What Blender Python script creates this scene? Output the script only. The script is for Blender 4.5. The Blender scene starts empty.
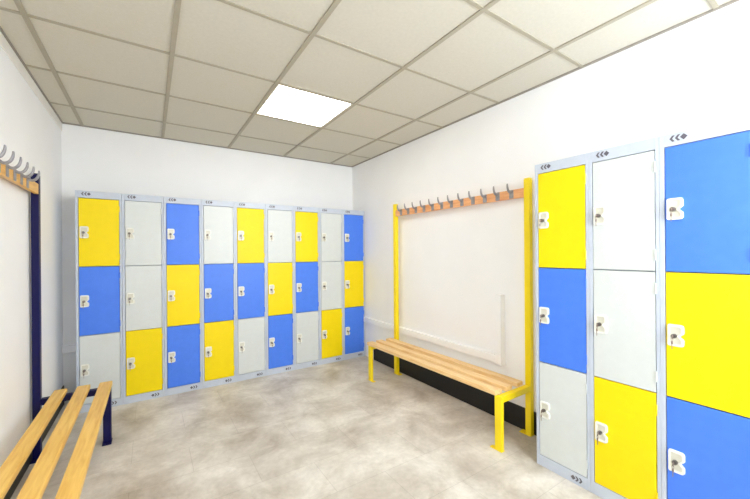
import bpy, bmesh, math, random
from mathutils import Vector, Matrix
random.seed(4)
S = bpy.context.scene
COL = S.collection

# ------------------------------------------------------------------ materials
def srgb(r, g, b):
    def f(c):
        c /= 255.0
        return c / 12.92 if c <= .04045 else ((c + .055) / 1.055) ** 2.4
    return (f(r), f(g), f(b), 1)

def new_mat(name):
    m = bpy.data.materials.new(name); m.use_nodes = True
    nt = m.node_tree
    return m, nt, nt.nodes['Principled BSDF']

def noise_mat(name, c1, c2, rough=.5, metal=0, scale=20, bump=.05, bscale=200, spec=.5, detail=4, coat=0):
    m, nt, b = new_mat(name)
    tc = nt.nodes.new('ShaderNodeTexCoord')
    n = nt.nodes.new('ShaderNodeTexNoise'); n.inputs['Scale'].default_value = scale; n.inputs['Detail'].default_value = detail
    r = nt.nodes.new('ShaderNodeValToRGB')
    r.color_ramp.elements[0].position = .35; r.color_ramp.elements[0].color = c1
    r.color_ramp.elements[1].position = .68; r.color_ramp.elements[1].color = c2
    nt.links.new(tc.outputs['Object'], n.inputs['Vector'])
    nt.links.new(n.outputs['Fac'], r.inputs['Fac'])
    nt.links.new(r.outputs['Color'], b.inputs['Base Color'])
    b.inputs['Roughness'].default_value = rough
    b.inputs['Metallic'].default_value = metal
    b.inputs['Specular IOR Level'].default_value = spec
    b.inputs['Coat Weight'].default_value = coat
    if bump:
        n2 = nt.nodes.new('ShaderNodeTexNoise'); n2.inputs['Scale'].default_value = bscale
        bp = nt.nodes.new('ShaderNodeBump'); bp.inputs['Strength'].default_value = bump; bp.inputs['Distance'].default_value = .002
        nt.links.new(tc.outputs['Object'], n2.inputs['Vector'])
        nt.links.new(n2.outputs['Fac'], bp.inputs['Height'])
        nt.links.new(bp.outputs['Normal'], b.inputs['Normal'])
    return m

def paint(name, rgb, rough=.4, v=5, **k):
    a = srgb(*rgb); bb = srgb(*[max(0, c - v) for c in rgb])
    return noise_mat(name, bb, a, rough=rough, **k)

def wood_mat(name, light, dark, along=(1, 12, 12), rough=.42):
    m, nt, b = new_mat(name)
    tc = nt.nodes.new('ShaderNodeTexCoord')
    mp = nt.nodes.new('ShaderNodeMapping'); mp.inputs['Scale'].default_value = along
    oi = nt.nodes.new('ShaderNodeObjectInfo')
    ad = nt.nodes.new('ShaderNodeVectorMath'); ad.operation = 'MULTIPLY_ADD'
    ad.inputs[1].default_value = (9, 9, 9)
    n = nt.nodes.new('ShaderNodeTexNoise'); n.inputs['Scale'].default_value = 5; n.inputs['Detail'].default_value = 6; n.inputs['Distortion'].default_value = .6
    r = nt.nodes.new('ShaderNodeValToRGB')
    r.color_ramp.elements[0].position = .3; r.color_ramp.elements[0].color = dark
    r.color_ramp.elements[1].position = .65; r.color_ramp.elements[1].color = light
    nt.links.new(tc.outputs['Object'], mp.inputs['Vector'])
    nt.links.new(oi.outputs['Random'], ad.inputs[0]); nt.links.new(mp.outputs['Vector'], ad.inputs[2])
    nt.links.new(ad.outputs['Vector'], n.inputs['Vector'])
    nt.links.new(n.outputs['Fac'], r.inputs['Fac']); nt.links.new(r.outputs['Color'], b.inputs['Base Color'])
    b.inputs['Roughness'].default_value = rough
    bp = nt.nodes.new('ShaderNodeBump'); bp.inputs['Strength'].default_value = .1; bp.inputs['Distance'].default_value = .001
    nt.links.new(n.outputs['Fac'], bp.inputs['Height']); nt.links.new(bp.outputs['Normal'], b.inputs['Normal'])
    return m

def floor_mat():
    m, nt, b = new_mat('vinyl_floor')
    tc = nt.nodes.new('ShaderNodeTexCoord')
    def noise(scale, detail, rough=.6, dist=0):
        n = nt.nodes.new('ShaderNodeTexNoise'); n.inputs['Scale'].default_value = scale
        n.inputs['Detail'].default_value = detail; n.inputs['Roughness'].default_value = rough; n.inputs['Distortion'].default_value = dist
        nt.links.new(tc.outputs['Object'], n.inputs['Vector']); return n
    big = noise(2.6, 5, .62, .4); fine = noise(34, 4)
    r = nt.nodes.new('ShaderNodeValToRGB')
    e = r.color_ramp.elements
    e[0].position = .3; e[0].color = srgb(*FLOOR_D)
    e[1].position = .68; e[1].color = srgb(*FLOOR_L)
    nt.links.new(big.outputs['Fac'], r.inputs['Fac'])
    r2 = nt.nodes.new('ShaderNodeValToRGB'); e = r2.color_ramp.elements
    e[0].position = .3; e[0].color = (.88, .88, .87, 1); e[1].position = .7; e[1].color = (1, 1, 1, 1)
    nt.links.new(fine.outputs['Fac'], r2.inputs['Fac'])
    mx = nt.nodes.new('ShaderNodeMix'); mx.data_type = 'RGBA'; mx.blend_type = 'MULTIPLY'; mx.inputs['Factor'].default_value = 1
    nt.links.new(r.outputs['Color'], mx.inputs[6]); nt.links.new(r2.outputs['Color'], mx.inputs[7])
    mp = nt.nodes.new('ShaderNodeMapping'); mp.inputs['Location'].default_value = (.1, .22, 0)
    nt.links.new(tc.outputs['Object'], mp.inputs['Vector'])
    br = nt.nodes.new('ShaderNodeTexBrick'); br.offset = .5
    br.inputs['Scale'].default_value = 1; br.inputs['Brick Width'].default_value = .62; br.inputs['Row Height'].default_value = .31
    br.inputs['Mortar Size'].default_value = .0016; br.inputs['Mortar Smooth'].default_value = .2
    br.inputs['Color1'].default_value = (1, 1, 1, 1); br.inputs['Color2'].default_value = (.9, .89, .88, 1); br.inputs['Mortar'].default_value = (.72, .7, .68, 1)
    nt.links.new(mp.outputs['Vector'], br.inputs['Vector'])
    mx2 = nt.nodes.new('ShaderNodeMix'); mx2.data_type = 'RGBA'; mx2.blend_type = 'MULTIPLY'; mx2.inputs['Factor'].default_value = .8
    nt.links.new(mx.outputs[2], mx2.inputs[6]); nt.links.new(br.outputs['Color'], mx2.inputs[7])
    nt.links.new(mx2.outputs[2], b.inputs['Base Color'])
    b.inputs['Roughness'].default_value = .5
    b.inputs['Specular IOR Level'].default_value = .35
    bp = nt.nodes.new('ShaderNodeBump'); bp.inputs['Strength'].default_value = .08; bp.inputs['Distance'].default_value = .002
    nt.links.new(fine.outputs['Fac'], bp.inputs['Height']); nt.links.new(bp.outputs['Normal'], b.inputs['Normal'])
    return m

def emit_mat(name, col, strength):
    m, nt, b = new_mat(name)
    b.inputs['Base Color'].default_value = (.9, .9, .9, 1)
    n = nt.nodes.new('ShaderNodeTexNoise'); n.inputs['Scale'].default_value = 300
    b.inputs['Emission Color'].default_value = col
    b.inputs['Emission Strength'].default_value = strength
    b.inputs['Roughness'].default_value = .5
    return m

# ---- tunables
FLOOR_D, FLOOR_L = (180, 169, 153), (240, 235, 226)
LAMP = 17.0
SKY = 23.5
EXPOSURE = -0.68

M = {}
M['wall'] = paint('wall_paint', (245, 245, 245), rough=.75, v=3, scale=3, bump=.06, bscale=160)
M['ceil'] = noise_mat('ceiling_tile', srgb(203, 198, 184), srgb(207, 202, 188), rough=.9, scale=60, bump=.08, bscale=260, spec=.2)
M['grid'] = paint('ceiling_grid_paint', (170, 162, 143), rough=.6, v=4, bump=0)
M['angle'] = paint('wall_angle_paint', (150, 143, 132), rough=.6, v=4, bump=0)
M['white_trim'] = paint('white_trim_paint', (236, 233, 226), rough=.45, v=3, bump=0)
M['trunking'] = paint('white_trunking_plastic', (245, 245, 245), rough=.35, v=2, bump=0)
M['black'] = paint('black_skirting', (16, 15, 16), rough=.5, v=4, bump=0)
M['floor'] = floor_mat()
M['carcass'] = paint('locker_grey_steel', (196, 204, 217), rough=.38, v=4, bump=.03)
M['yellow_door'] = paint('locker_door_yellow', (247, 219, 2), rough=.42, v=3, bump=.03, spec=.3)
M['blue_door'] = paint('locker_door_blue', (72, 128, 240), rough=.4, v=4, bump=.03)
M['white_door'] = paint('locker_door_pale_grey', (212, 217, 215), rough=.36, v=3, bump=.03)
M['dark_gap'] = paint('locker_interior_grey', (70, 74, 84), rough=.6, v=4, bump=0)
M['lock_plastic'] = paint('lock_white_plastic', (240, 240, 232), rough=.3, v=3, bump=0)
M['lock_recess'] = paint('lock_recess_plastic', (222, 220, 204), rough=.4, v=6, bump=0)
M['steel'] = noise_mat('brushed_steel', srgb(120, 116, 116), srgb(165, 160, 158), rough=.32, metal=1, scale=40, bump=0)
M['key'] = noise_mat('key_metal', srgb(130, 116, 108), srgb(176, 160, 148), rough=.4, metal=.6, scale=60, bump=0)
M['emblem'] = paint('emblem_dark_grey', (98, 94, 104), rough=.5, v=6, bump=0)
M['yellow_metal'] = paint('yellow_frame_paint', (250, 222, 10), rough=.35, v=4, bump=.02)
M['navy_metal'] = paint('navy_frame_paint', (15, 13, 72), rough=.45, v=4, bump=.02, spec=.25)
M['slat_r'] = wood_mat('beech_slat', srgb(248, 213, 155), srgb(228, 182, 120), along=(12, 1, 12))
M['slat_l'] = wood_mat('golden_pine_slat', srgb(240, 198, 104), srgb(220, 168, 70), along=(12, 1, 12))
M['rail_r'] = wood_mat('orange_beech_rail', srgb(244, 184, 128), srgb(222, 152, 98), along=(12, 1.5, 12))
M['rail_l'] = wood_mat('golden_pine_rail', srgb(236, 184, 92), srgb(208, 152, 62), along=(12, 1.5, 12))
M['hook'] = noise_mat('hook_metal', srgb(136, 134, 136), srgb(160, 157, 161), rough=.4, metal=.15, scale=40, bump=0)
M['diffuser'] = emit_mat('lit_diffuser', (1, .97, .93, 1), LAMP)
M['window_frame'] = paint('window_frame_white', (235, 235, 235), rough=.4, v=2, bump=0)

# ------------------------------------------------------------------ mesh helpers
def box(bm, x0, x1, y0, y1, z0, z1, bev=0, seg=2):
    x0, x1 = min(x0, x1), max(x0, x1); y0, y1 = min(y0, y1), max(y0, y1); z0, z1 = min(z0, z1), max(z0, z1)
    g = bmesh.ops.create_cube(bm, size=1)
    vs = g['verts']
    for v in vs:
        v.co = Vector((x0 + (v.co.x + .5) * (x1 - x0), y0 + (v.co.y + .5) * (y1 - y0), z0 + (v.co.z + .5) * (z1 - z0)))
    if bev:
        es = list({e for v in vs for e in v.link_edges})
        bmesh.ops.bevel(bm, geom=es, offset=bev, segments=seg, affect='EDGES', profile=.5)

def prism(bm, pts, f0, f1):
    """closed outline pts swept between the mappings f0 and f1"""
    a = [bm.verts.new(f0(*p)) for p in pts]; b = [bm.verts.new(f1(*p)) for p in pts]
    n = len(pts)
    bm.faces.new(a); bm.faces.new(b[::-1])
    for i in range(n):
        j = (i + 1) % n
        bm.faces.new((a[i], b[i], b[j], a[j]))

def cyl(bm, c, axis, r, h, seg=16, r2=None):
    axis = Vector(axis).normalized()
    q = Vector((0, 0, 1)).rotation_difference(axis).to_matrix().to_4x4()
    bmesh.ops.create_cone(bm, cap_ends=True, segments=seg, radius1=r, radius2=r if r2 is None else r2, depth=h,
                          matrix=Matrix.Translation(c) @ q)

def finish(name, bm, mat, parent=None, loc=(0, 0, 0), smooth=False, recalc=True):
    if recalc: bmesh.ops.recalc_face_normals(bm, faces=bm.faces)
    me = bpy.data.meshes.new(name); bm.to_mesh(me); bm.free()
    me.materials.append(mat)
    if smooth:
        for p in me.polygons: p.use_smooth = True
    o = bpy.data.objects.new(name, me); COL.objects.link(o)
    o.location = loc
    if parent: o.parent = parent
    return o

def structure(name, bm, mat, loc=(0, 0, 0), label=None):
    o = finish(name, bm, mat, None, loc); o['kind'] = 'structure'
    if label: o['label'] = label
    return o

def thing(name, label, cat, loc, rz=0, group=None):
    o = bpy.data.objects.new(name, None); COL.objects.link(o)
    o.location = loc; o.rotation_euler = (0, 0, rz); o.empty_display_size = .1
    o['label'] = label; o['category'] = cat
    if group: o['group'] = group
    return o

def copy_tree(o, parent=None):
    c = o.copy(); COL.objects.link(c)
    if parent: c.parent = parent
    for ch in list(o.children): copy_tree(ch, c)
    return c

# ------------------------------------------------------------------ room shell
XL, XR, YB, YF, H = -.625, 2.237, 3.926, -.62, 2.4114
T = .1
bm = bmesh.new(); box(bm, XL - T, XR + T, YF - T, YB + T, -.1, 0); structure('floor', bm, M['floor'])
bm = bmesh.new(); box(bm, XL - T, XR + T, YB, YB + T, 0, H + .1); structure('wall_back', bm, M['wall'])
bm = bmesh.new()
VY0, VY1, VZ0, VZ1 = -.45, -.05, 1.0, 2.1  # unseen opening, added to throw frontal light on the right wall
box(bm, XL - T, XL, VY1, YB, 0, H + .1); box(bm, XL - T, XL, YF, VY0, 0, H + .1)
box(bm, XL - T, XL, VY0, VY1, 0, VZ0); box(bm, XL - T, XL, VY0, VY1, VZ1, H + .1)
structure('wall_left', bm, M['wall'])
bm = bmesh.new(); box(bm, XR, XR + T, YF, YB, 0, H + .1); structure('wall_right', bm, M['wall'])
# front wall with a window opening (behind the camera, unseen, sized for the daylight at right)
WX0, WX1, WZ0, WZ1 = 1.05, 2.18, .9, 2.36
bm = bmesh.new()
box(bm, XL - T, WX0, YF - T, YF, 0, H + .1); box(bm, WX1, XR + T, YF - T, YF, 0, H + .1)
box(bm, WX0, WX1, YF - T, YF, 0, WZ0); box(bm, WX0, WX1, YF - T, YF, WZ1, H + .1)
structure('wall_front', bm, M['wall'])
bm = bmesh.new()
fw = .05
box(bm, WX0, WX0 + fw, YF - .08, YF - .03, WZ0, WZ1); box(bm, WX1 - fw, WX1, YF - .08, YF - .03, WZ0, WZ1)
box(bm, WX0, WX1, YF - .08, YF - .03, WZ0, WZ0 + fw); box(bm, WX0, WX1, YF - .08, YF - .03, WZ1 - fw, WZ1)
structure('window_1', bm, M['window_frame'])
bm = bmesh.new()
box(bm, XL - .08, XL - .03, VY0, VY0 + fw, VZ0, VZ1); box(bm, XL - .08, XL - .03, VY1 - fw, VY1, VZ0, VZ1)
box(bm, XL - .08, XL - .03, VY0, VY1, VZ0, VZ0 + fw); box(bm, XL - .08, XL - .03, VY0, VY1, VZ1 - fw, VZ1)
structure('added_window_2', bm, M['window_frame'])  # frame of the window added for its light, out of view

# suspended ceiling: tile slab + exposed T grid
G0X, G0Y, TS = -.4859, 4.0543, .6
bm = bmesh.new()
lampcells = set()
xs = [XL] + [G0X + TS * i for i in range(0, 6) if XL < G0X + TS * i < XR] + [XR]
ys = [YB] + [G0Y - TS * j for j in range(1, 12) if YF < G0Y - TS * j < YB] + [YF]
LAMPS = [(2, 2), (0, 6)]         # (column, row) cells of the lit panels; the second is unseen, added for light
def cell_rect(ci, rj): return (G0X + TS * ci, G0X + TS * (ci + 1), G0Y - TS * (rj + 1), G0Y - TS * rj)
lamp_rects = [cell_rect(*c) for c in LAMPS]
for i in range(len(xs) - 1):
    for j in range(len(ys) - 1):
        x0, x1, y0, y1 = xs[i], xs[i + 1], ys[j + 1], ys[j]
        if any(abs((x0 + x1) / 2 - (r[0] + r[1]) / 2) < .05 and abs((y0 + y1) / 2 - (r[2] + r[3]) / 2) < .05 for r in lamp_rects):
            box(bm, x0, x1, y0, y1, H + .08, H + .1)
        else:
            box(bm, x0 + .002, x1 - .002, y0 + .002, y1 - .002, H + .003, H + .03)
box(bm, XL - T, XR + T, YF - T, YB + T, H + .1, H + .16)
structure('ceiling', bm, M['ceil'])
bm = bmesh.new()
for x in xs[1:-1]: box(bm, x - .012, x + .012, YF, YB, H - .004, H + .004)
for y in ys[1:-1]: box(bm, XL, XR, y - .010, y + .010, H - .002, H + .004)
structure('trim_1', bm, M['grid'])
bm = bmesh.new()
box(bm, XL, XR, YB - .014, YB, H - .006, H + .004); box(bm, XR - .014, XR, YF, YB, H - .006, H + .004)
box(bm, XL, XL + .014, YF, YB, H - .006, H + .004); box(bm, XL, XR, YF, YF + .014, H - .006, H + .004)
structure('trim_2', bm, M['angle'])
bm = bmesh.new()
box(bm, XL, XL + .006, YF, YB, H - .072, H - .006, .002)
structure('trim_3', bm, M['white_trim'])

# skirtings
BT, BH = .009, .16
bm = bmesh.new(); box(bm, XR - BT, XR, YF, 3.43, 0, BH, .002); structure('baseboard_right', bm, M['black'])
bm = bmesh.new(); box(bm, XL, XL + BT, YF, YB - BT, 0, BH, .002); structure('baseboard_left', bm, M['black'])

# cable trunking
TZ0, TZ1 = .432, .488
bm = bmesh.new(); box(bm, 0, .038, 0, 1.93, TZ0, TZ1, .0015)
o = finish('cable_trunking', bm, M['trunking'], None, (XR - .0378, 1.672, 0))
o['label'] = 'long white cable trunking running low along right wall behind yellow bench'; o['category'] = 'trunking'
t = bpy.data.objects.new('cable_riser', None); COL.objects.link(t); t.location = (XR - .0505, 1.617, 0)
t['label'] = 'short upright white trunking on right wall beside near yellow bench post'; t['category'] = 'trunking'
bm = bmesh.new(); box(bm, 0, .05, 0, .054, TZ0 - .006, .955, .004); finish('channel', bm, M['trunking'], t)
bm = bmesh.new(); box(bm, -.002, .05, -.002, .0545, TZ0 - .008, TZ1 + .01, .003); finish('corner_cover', bm, M['trunking'], t)
bm = bmesh.new(); box(bm, -.002, .115, -.04, .002, TZ0 + .006, TZ1 + .01, .004)
o = finish('cable_trunking', bm, M['trunking'], None, (XL, YB, 0))
o['label'] = 'short white cable trunking on back wall left of the lockers'; o['category'] = 'trunking'

# ------------------------------------------------------------------ ceiling lights
def ceiling_light(rect, label):
    x0, x1, y0, y1 = rect
    w, h = x1 - x0, y1 - y0
    t = thing('ceiling_light', label, 'light', ((x0 + x1) / 2, (y0 + y1) / 2, H + .003), group='square ceiling light panels')
    a, b = w / 2 - .013, h / 2 - .013
    bm = bmesh.new(); k = .010
    box(bm, -a, -a + k, -b, b, -.003, .04); box(bm, a - k, a, -b, b, -.003, .04)
    box(bm, -a + k, a - k, -b, -b + k, -.003, .04); box(bm, -a + k, a - k, b - k, b, -.003, .04)
    finish('frame', bm, M['white_trim'], t)
    bm = bmesh.new(); box(bm, -a + k, a - k, -b + k, b - k, 0, .006); finish('diffuser', bm, M['diffuser'], t)
    return t
ceiling_light(lamp_rects[0], 'lit square ceiling panel set in the tiles above the open floor')
ceiling_light(lamp_rects[1], 'added unseen lit ceiling panel over the front of the room, nearest the left wall')

# ------------------------------------------------------------------ lockers
LW, LH, LD = .3005, 1.796, .292
DX0, DX1 = .0205, .2825
DZ = [(.066, .6175), (.6225, 1.1775), (1.1825, 1.737)]
def rounded(pts, r, n=4):
    out = []
    m = len(pts)
    for i, p in enumerate(pts):
        p = Vector(p); a = Vector(pts[i - 1]); b = Vector(pts[(i + 1) % m])
        rr = r[i] if isinstance(r, (list, tuple)) else r
        da = (a - p).normalized(); db = (b - p).normalized()
        ang = da.angle(db); d = min(rr / math.tan(ang / 2), .45 * (a - p).length, .45 * (b - p).length)
        p0 = p + da * d; p1 = p + db * d
        for k in range(n + 1):
            u = k / n
            out.append(tuple(p0 * (1 - u) ** 2 + p * 2 * u * (1 - u) + p1 * u * u))
    return out
def emblem_bm(flip):
    bm = bmesh.new()
    sh = []
    for s in (0, .019):
        sh.append([(s, 0), (s + .0095, .0135), (s + .0185, .0135), (s + .0095, 0), (s + .0185, -.0135), (s + .0095, -.0135)])
    sh.append([(.036, 0), (.049, .0135), (.062, 0), (.049, -.0135)])
    for p in sh:
        if flip: p = [(-a, -b) for a, b in p]
        prism(bm, p, lambda a, b: Vector((a, -.0012, b)), lambda a, b: Vector((a, .0005, b)))
    return bm
def make_locker():
    root = thing('locker', '', 'locker', (0, 0, 0))
    bm = bmesh.new(); t = .0012
    f = .016
    box(bm, 0, t, 0, LD, 0, LH); box(bm, LW - t, LW, 0, LD, 0, LH)           # sides
    box(bm, t, LW - t, LD - t, LD, 0, LH)                                     # back
    box(bm, t, LW - t, f, LD - t, LH - t, LH)                                 # top
    box(bm, t, LW - t, f, LD - t, .055, .057)                                 # bottom
    for z in (.6195, 1.1795): box(bm, t, LW - t, f, LD - t, z, z + .0015)     # shelves
    box(bm, 0, DX0 - .003, 0, f, 0, LH, .0012, 1); box(bm, DX1 + .003, LW, 0, f, 0, LH, .0012, 1)   # stiles
    box(bm, DX0 - .003, DX1 + .003, 0, f, 1.7405, LH, .0008, 1)               # header
    box(bm, DX0 - .003, DX1 + .003, 0, f, 0, .0625, .0008, 1)                 # plinth
    finish('body', bm, M['carcass'], root)
    for k, (z0, z1) in enumerate(DZ):
        bm = bmesh.new()
        box(bm, DX0, DX1, 0, .018, z0 - (z0 + z1) / 2, z1 - (z0 + z1) / 2, .0016, 2)
        d = finish('door', bm, M['white_door'], root, (0, -.0003, (z0 + z1) / 2))
        # white lock plate, the outline of a letter B: notched on the right
        w, h = .057, .097
        o_ = [(0, h / 2), (w, h / 2), (w, .010), (w - .014, -.003), (w, -.016), (w, -h / 2), (0, -h / 2)]
        out = rounded(o_, [.008, .014, .010, .004, .010, .014, .008])
        i_ = [(.009, h / 2 - .010), (w - .009, h / 2 - .010), (w - .009, .013), (w - .023, -.003), (w - .009, -.019), (w - .009, -h / 2 + .010), (.009, -h / 2 + .010)]
        inn = rounded(i_, [.004, .008, .006, .003, .006, .008, .004])
        lx = DX0 + .006
        bm = bmesh.new()
        n = len(out)
        a = [bm.verts.new((x + lx, 0, z)) for x, z in out]
        b = [bm.verts.new((lx + x + (w / 2 - x) * .03, -.009, z * .97)) for x, z in out]
        c = [bm.verts.new((x + lx, -.009, z)) for x, z in inn]
        e = [bm.verts.new((x + lx, -.004, z)) for x, z in inn]
        for i in range(n):
            j = (i + 1) % n
            bm.faces.new((a[i], a[j], b[j], b[i])); bm.faces.new((b[i], b[j], c[j], c[i])); bm.faces.new((c[i], c[j], e[j], e[i]))
        bm.faces.new(a[::-1])
        p = finish('lock_plate', bm, M['lock_plastic'], d, (0, 0, 0))
        bm = bmesh.new()
        prism(bm, inn, lambda x, z: Vector((lx + x, -.0044, z)), lambda x, z: Vector((lx + x, -.003, z)))
        finish('lock_recess', bm, M['lock_recess'], d)
        bm = bmesh.new()
        cyl(bm, (lx + .024, -.010, -.002), (0, 1, 0), .0095, .013, 20); cyl(bm, (lx + .024, -.0175, -.002), (0, 1, 0), .0065, .003, 16)
        finish('lock_cylinder', bm, M['steel'], d)
        # key left in the lock, with a second one hanging from its ring
        bm = bmesh.new()
        box(bm, lx + .023, lx + .025, -.026, -.018, -.006, .002)
        cyl(bm, (lx + .024, -.032, -.002), (1, .25, 0), .0095, .0022, 18)
        for q in range(12):
            a0 = q / 12 * 2 * math.pi
            cyl(bm, (lx + .024 + .003 * math.sin(a0), -.034, -.014 + .010 * math.cos(a0)), (0, 0, 1), .0009, .006, 6)
        box(bm, lx + .020, lx + .028, -.0355, -.034, -.034, -.022, .0008, 1)
        box(bm, lx + .0225, lx + .0252, -.0355, -.034, -.056, -.033)
        finish('key', bm, M['key'], d)
        for hz in (z1 - .075, z0 + .075):
            bm = bmesh.new()
            cyl(bm, (DX1 + .0015, -.0012, hz - (z0 + z1) / 2), (0, 0, 1), .0036, .05, 10)
            box(bm, DX1 - .009, DX1, -.0012, .002, hz - .022 - (z0 + z1) / 2, hz + .022 - (z0 + z1) / 2)
            finish('hinge', bm, M['white_door'], d)
    finish('emblem', emblem_bm(False), M['emblem'], root, (.037, 0, 1.772))
    finish('emblem', emblem_bm(True), M['emblem'], root, (LW - .040, 0, .031))
    return root
COLOR = {'Y': 'yellow_door', 'B': 'blue_door', 'W': 'white_door'}
def dress(root, combo):           # combo: top, middle, bottom
    doors = sorted([c for c in root.children if c.name.startswith('door')], key=lambda c: -c.location.z)
    for d, k in zip(doors, combo):
        m = M[COLOR[k]]
        for o in [d] + [c for c in d.children if c.name.startswith('hinge')]:
            o.material_slots[0].link = 'OBJECT'; o.material_slots[0].material = m
        d['label'] = {'Y': 'yellow door', 'B': 'blue door', 'W': 'pale grey-white door'}[k]
proto = make_locker()
BACK = [
 ('YBW', 'yellow, blue and white locker at left end of back row, behind navy bench'),
 ('WWY', 'locker with two white doors over yellow, second from left in back row'),
 ('BYB', 'blue, yellow, blue locker near left of back row, between two white-topped lockers'),
 ('WBY', 'white, blue, yellow locker, fourth from left in back row'),
 ('YBW', 'yellow, blue, white locker in the middle of the back row, fifth from left'),
 ('WYB', 'white, yellow, blue locker, only one so ordered, sixth from left in back row'),
 ('YBW', 'yellow, blue, white locker, third from the right end of back row'),
 ('WWY', 'locker with two white doors over yellow, second from right end of back row'),
 ('BYB', 'blue, yellow, blue locker at right end of back row, in the room corner'),
]
RIGHT = [
 ('YBW', 'yellow, blue, white locker on right wall, right beside the yellow bench post'),
 ('WWY', 'locker with two white doors over yellow, middle of the three on right wall'),
 ('BYB', 'blue, yellow, blue locker nearest the camera, cut off by right photo edge'),
]
BX0, BW, BY = -.497, .3026, 3.614
RX, RY0, RW = 1.942, 1.1907, .3014
first = True
for i, (combo, lab) in enumerate(BACK):
    r = proto if first else copy_tree(proto)
    first = False
    r.location = (BX0 + BW * i + .001, BY, 0); r['label'] = lab; r['group'] = 'lockers in the row on the back wall'
    dress(r, combo)
for i, (combo, lab) in enumerate(RIGHT):
    r = copy_tree(proto)
    r.location = (RX, RY0 - RW * i - .0005, 0); r.rotation_euler = (0, 0, -math.pi / 2)
    r['label'] = lab; r['group'] = 'lockers on the right wall'
    dress(r, combo)

# ------------------------------------------------------------------ cloakroom benches
def tube(bm, P, x0, x1, y0, y1, z0, z1, bev=.004):
    (ax, ay, az), (bx, by, bz) = P(x0, y0, z0), P(x1, y1, z1)
    box(bm, ax, bx, ay, by, az, bz, bev)
def make_hook(name, mat, parent, P, y, xf, zc):
    """grey coat hook: back plate on the rail face (depth xf) and a prong sweeping out and up"""
    bm = bmesh.new()
    tube(bm, P, xf, xf + .004, y - .017, y + .017, zc - .031, zc + .031, .0015)
    path = [(.002, .022), (.013, .014), (.027, .015), (.039, .026), (.046, .042), (.049, .058), (.049, .072)]
    wid = [.011, .010, .0095, .009, .008, .007, .005]
    thk = [.008, .0075, .007, .0065, .006, .005, .0035]
    rings = []
    # smooth the path
    fine = []
    for i in range(len(path) - 1):
        p0 = path[max(i - 1, 0)]; p1 = path[i]; p2 = path[i + 1]; p3 = path[min(i + 2, len(path) - 1)]
        for k in range(3):
            u = k / 3
            pt = [.5 * (2 * p1[c] + (p2[c] - p0[c]) * u + (2 * p0[c] - 5 * p1[c] + 4 * p2[c] - p3[c]) * u * u + (3 * p1[c] - p0[c] - 3 * p2[c] + p3[c]) * u ** 3) for c in (0, 1)]
            fine.append((pt[0], pt[1], wid[i] * (1 - u) + wid[i + 1] * u, thk[i] * (1 - u) + thk[i + 1] * u))
    fine.append((*path[-1], wid[-1], thk[-1]))
    for i, (px, pz, w, th) in enumerate(fine):
        q0 = fine[max(i - 1, 0)]; q1 = fine[min(i + 1, len(fine) - 1)]
        tx, tz = q1[0] - q0[0], q1[1] - q0[1]; l = math.hypot(tx, tz); nx, nz = -tz / l, tx / l
        ring = []
        for k in range(10):
            a = 2 * math.pi * k / 10
            ring.append(bm.verts.new(P(xf + px + nx * th * math.sin(a), y + w * math.cos(a), zc + pz + nz * th * math.sin(a))))
        rings.append(ring)
    for r0, r1 in zip(rings, rings[1:]):
        for k in range(10):
            bm.faces.new((r0[k], r0[(k + 1) % 10], r1[(k + 1) % 10], r1[k]))
    bm.faces.new(rings[0]); bm.faces.new(rings[-1][::-1])
    # two screw heads
    for dz in (-.024, .022):
        cyl(bm, P(xf + .0045, y, zc + dz), (1, 0, 0), .0035, .003, 10)
    return finish(name, bm, mat, parent)

def make_bench(loc, side, metal, slat, rail, label, ya, yb, post_x, zs, hooks, leg_x, slats):
    """side=-1: bench on the right wall, depth measured towards -x; side=+1: on the left wall"""
    root = thing('cloakroom_bench', label, 'bench', loc, group='cloakroom benches with coat hooks')
    P = lambda x, y, z: Vector((side * x, y, z))
    L = yb - ya
    p0, p1 = post_x
    inner = ((0, .043, 1), (L - .043, L, -1))
    for y0, y1, s in inner:
        bm = bmesh.new(); tube(bm, P, p0, p1, y0, y1, .005, 1.782)
        post = finish('post', bm, metal, root)
        bm = bmesh.new(); tube(bm, P, p0 + .001, p1 - .001, y0 + .001, y1 - .001, 1.7825, 1.788, .002)
        finish('end_cap', bm, M['black'] if side > 0 else metal, post)
        bm = bmesh.new()
        fy0, fy1 = (y0, y1 + .045) if s > 0 else (y0 - .045, y1)
        tube(bm, P, p0 - .006, p1 + .004, fy0, fy1, .0005, .006, .0015); finish('foot_plate', bm, metal, post)
        # front leg
        bm = bmesh.new(); tube(bm, P, leg_x[0], leg_x[1], *((y0, y1 + .012) if s > 0 else (y0 - .012, y1)), .005, zs - .030, .005)
        lg = finish('leg', bm, metal, root)
        bm = bmesh.new()
        tube(bm, P, leg_x[0] - .004, leg_x[1] + .004, fy0, fy1, .0005, .006, .0015); finish('foot_plate', bm, metal, lg)
        bm = bmesh.new(); tube(bm, P, p1 - .001, leg_x[0] + .001, y0 + .001, y1 - .001, zs - .070, zs - .0302, .004)
        finish('seat_support', bm, metal, root)
    for a, b in slats:
        bm = bmesh.new(); tube(bm, P, a, b, (.040), L + .010, zs - .030, zs, .005)
        s_ = finish('slat', bm, slat, root)
    # coat rail between the posts
    zr0, zr1 = 1.658, 1.722
    bm = bmesh.new(); tube(bm, P, p1 - .022, p1 - .001, .0432, L - .0432, zr0, zr1, .002)
    rl = finish('coat_rail', bm, rail, root)
    for y in hooks:
        make_hook('hook', M['hook'], rl, P, y - ya, p1 - .001, (zr0 + zr1) / 2)
    return root
HOOKS_R = [2.785 - .115 * i for i in range(12)]
HOOKS_L = [2.712 - .1115 * i for i in range(12)]
BA, YN = .020, 1.382           # the right bench stands slightly askew to its wall
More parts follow.
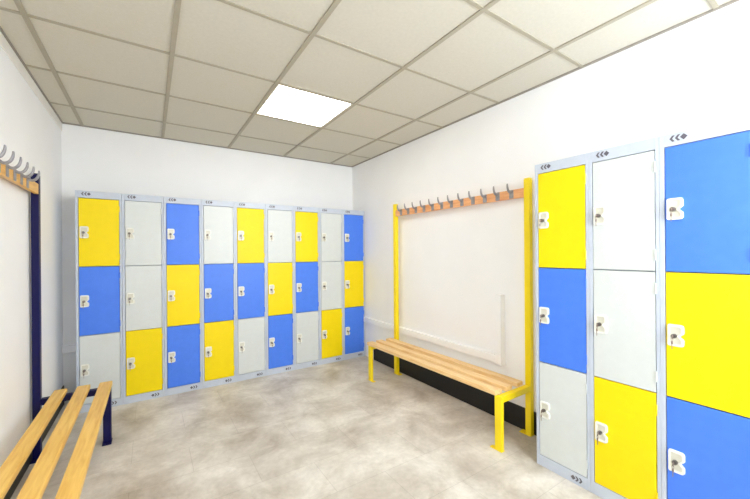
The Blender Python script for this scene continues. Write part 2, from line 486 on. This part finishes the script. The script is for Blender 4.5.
rb = make_bench((XR, YN, 0), -1, M['yellow_metal'], M['slat_r'], M['rail_r'],
           'yellow-framed wooden bench with coat hooks above, along the right wall', YN, YN + 1.54, (.012, .051), .380, HOOKS_R, (.352, .377),
           [(.078, .150), (.203, .275), (.315, .387)])
rb.rotation_euler = (0, 0, BA)
make_bench((XL, 1.418, 0), 1, M['navy_metal'], M['slat_l'], M['rail_l'],
           'navy-framed wooden bench with coat hooks above, along the left wall', 1.418, 2.992, (.010, .048), .400, HOOKS_L, (.356, .400),
           [(.103, .168), (.217, .286), (.334, .404)])

# ------------------------------------------------------------------ light from outside
w = bpy.data.worlds.new('World'); S.world = w; w.use_nodes = True
nt = w.node_tree
bg = nt.nodes['Background']; bg.inputs['Color'].default_value = (.85, .92, 1, 1); bg.inputs['Strength'].default_value = SKY
def portal(name, sx, sy, loc, rot):
    pl = bpy.data.lights.new(name, 'AREA'); pl.shape = 'RECTANGLE'; pl.size = sx; pl.size_y = sy
    pl.cycles.is_portal = True
    po = bpy.data.objects.new(name, pl); COL.objects.link(po); po.location = loc; po.rotation_euler = rot
portal('window_daylight_portal', WX1 - WX0, WZ1 - WZ0, ((WX0 + WX1) / 2, YF - .09, (WZ0 + WZ1) / 2), (math.pi / 2, 0, 0))
portal('window_daylight_portal', VZ1 - VZ0, VY1 - VY0, (XL - .09, (VY0 + VY1) / 2, (VZ0 + VZ1) / 2), (0, -math.pi / 2, 0))  # portal of the added left window

# ------------------------------------------------------------------ camera
F, TH, ROLL, CY, CZ = 342.19, .5827, .0072, 3.6, 1.2737
cam = bpy.data.cameras.new('Camera'); co = bpy.data.objects.new('Camera', cam); COL.objects.link(co)
cam.sensor_fit = 'HORIZONTAL'; cam.sensor_width = 36; cam.lens = 36 * F / 750; cam.shift_y = CY / 750; cam.clip_start = .02
R = Vector((math.cos(TH), -math.sin(TH), 0)); U = Vector((0, 0, 1)); Fw = Vector((math.sin(TH), math.cos(TH), 0))
c, s = math.cos(ROLL), math.sin(ROLL)
ix = c * R - s * U; iy = s * R + c * U
co.matrix_world = Matrix(((ix.x, iy.x, -Fw.x, 0), (ix.y, iy.y, -Fw.y, 0), (ix.z, iy.z, -Fw.z, CZ), (0, 0, 0, 1)))
S.camera = co
S.view_settings.view_transform = 'Standard'; S.view_settings.look = 'None'
S.view_settings.exposure = EXPOSURE; S.view_settings.gamma = 1; S.view_settings.use_curve_mapping = False
S.cycles.max_bounces = 16; S.cycles.diffuse_bounces = 10
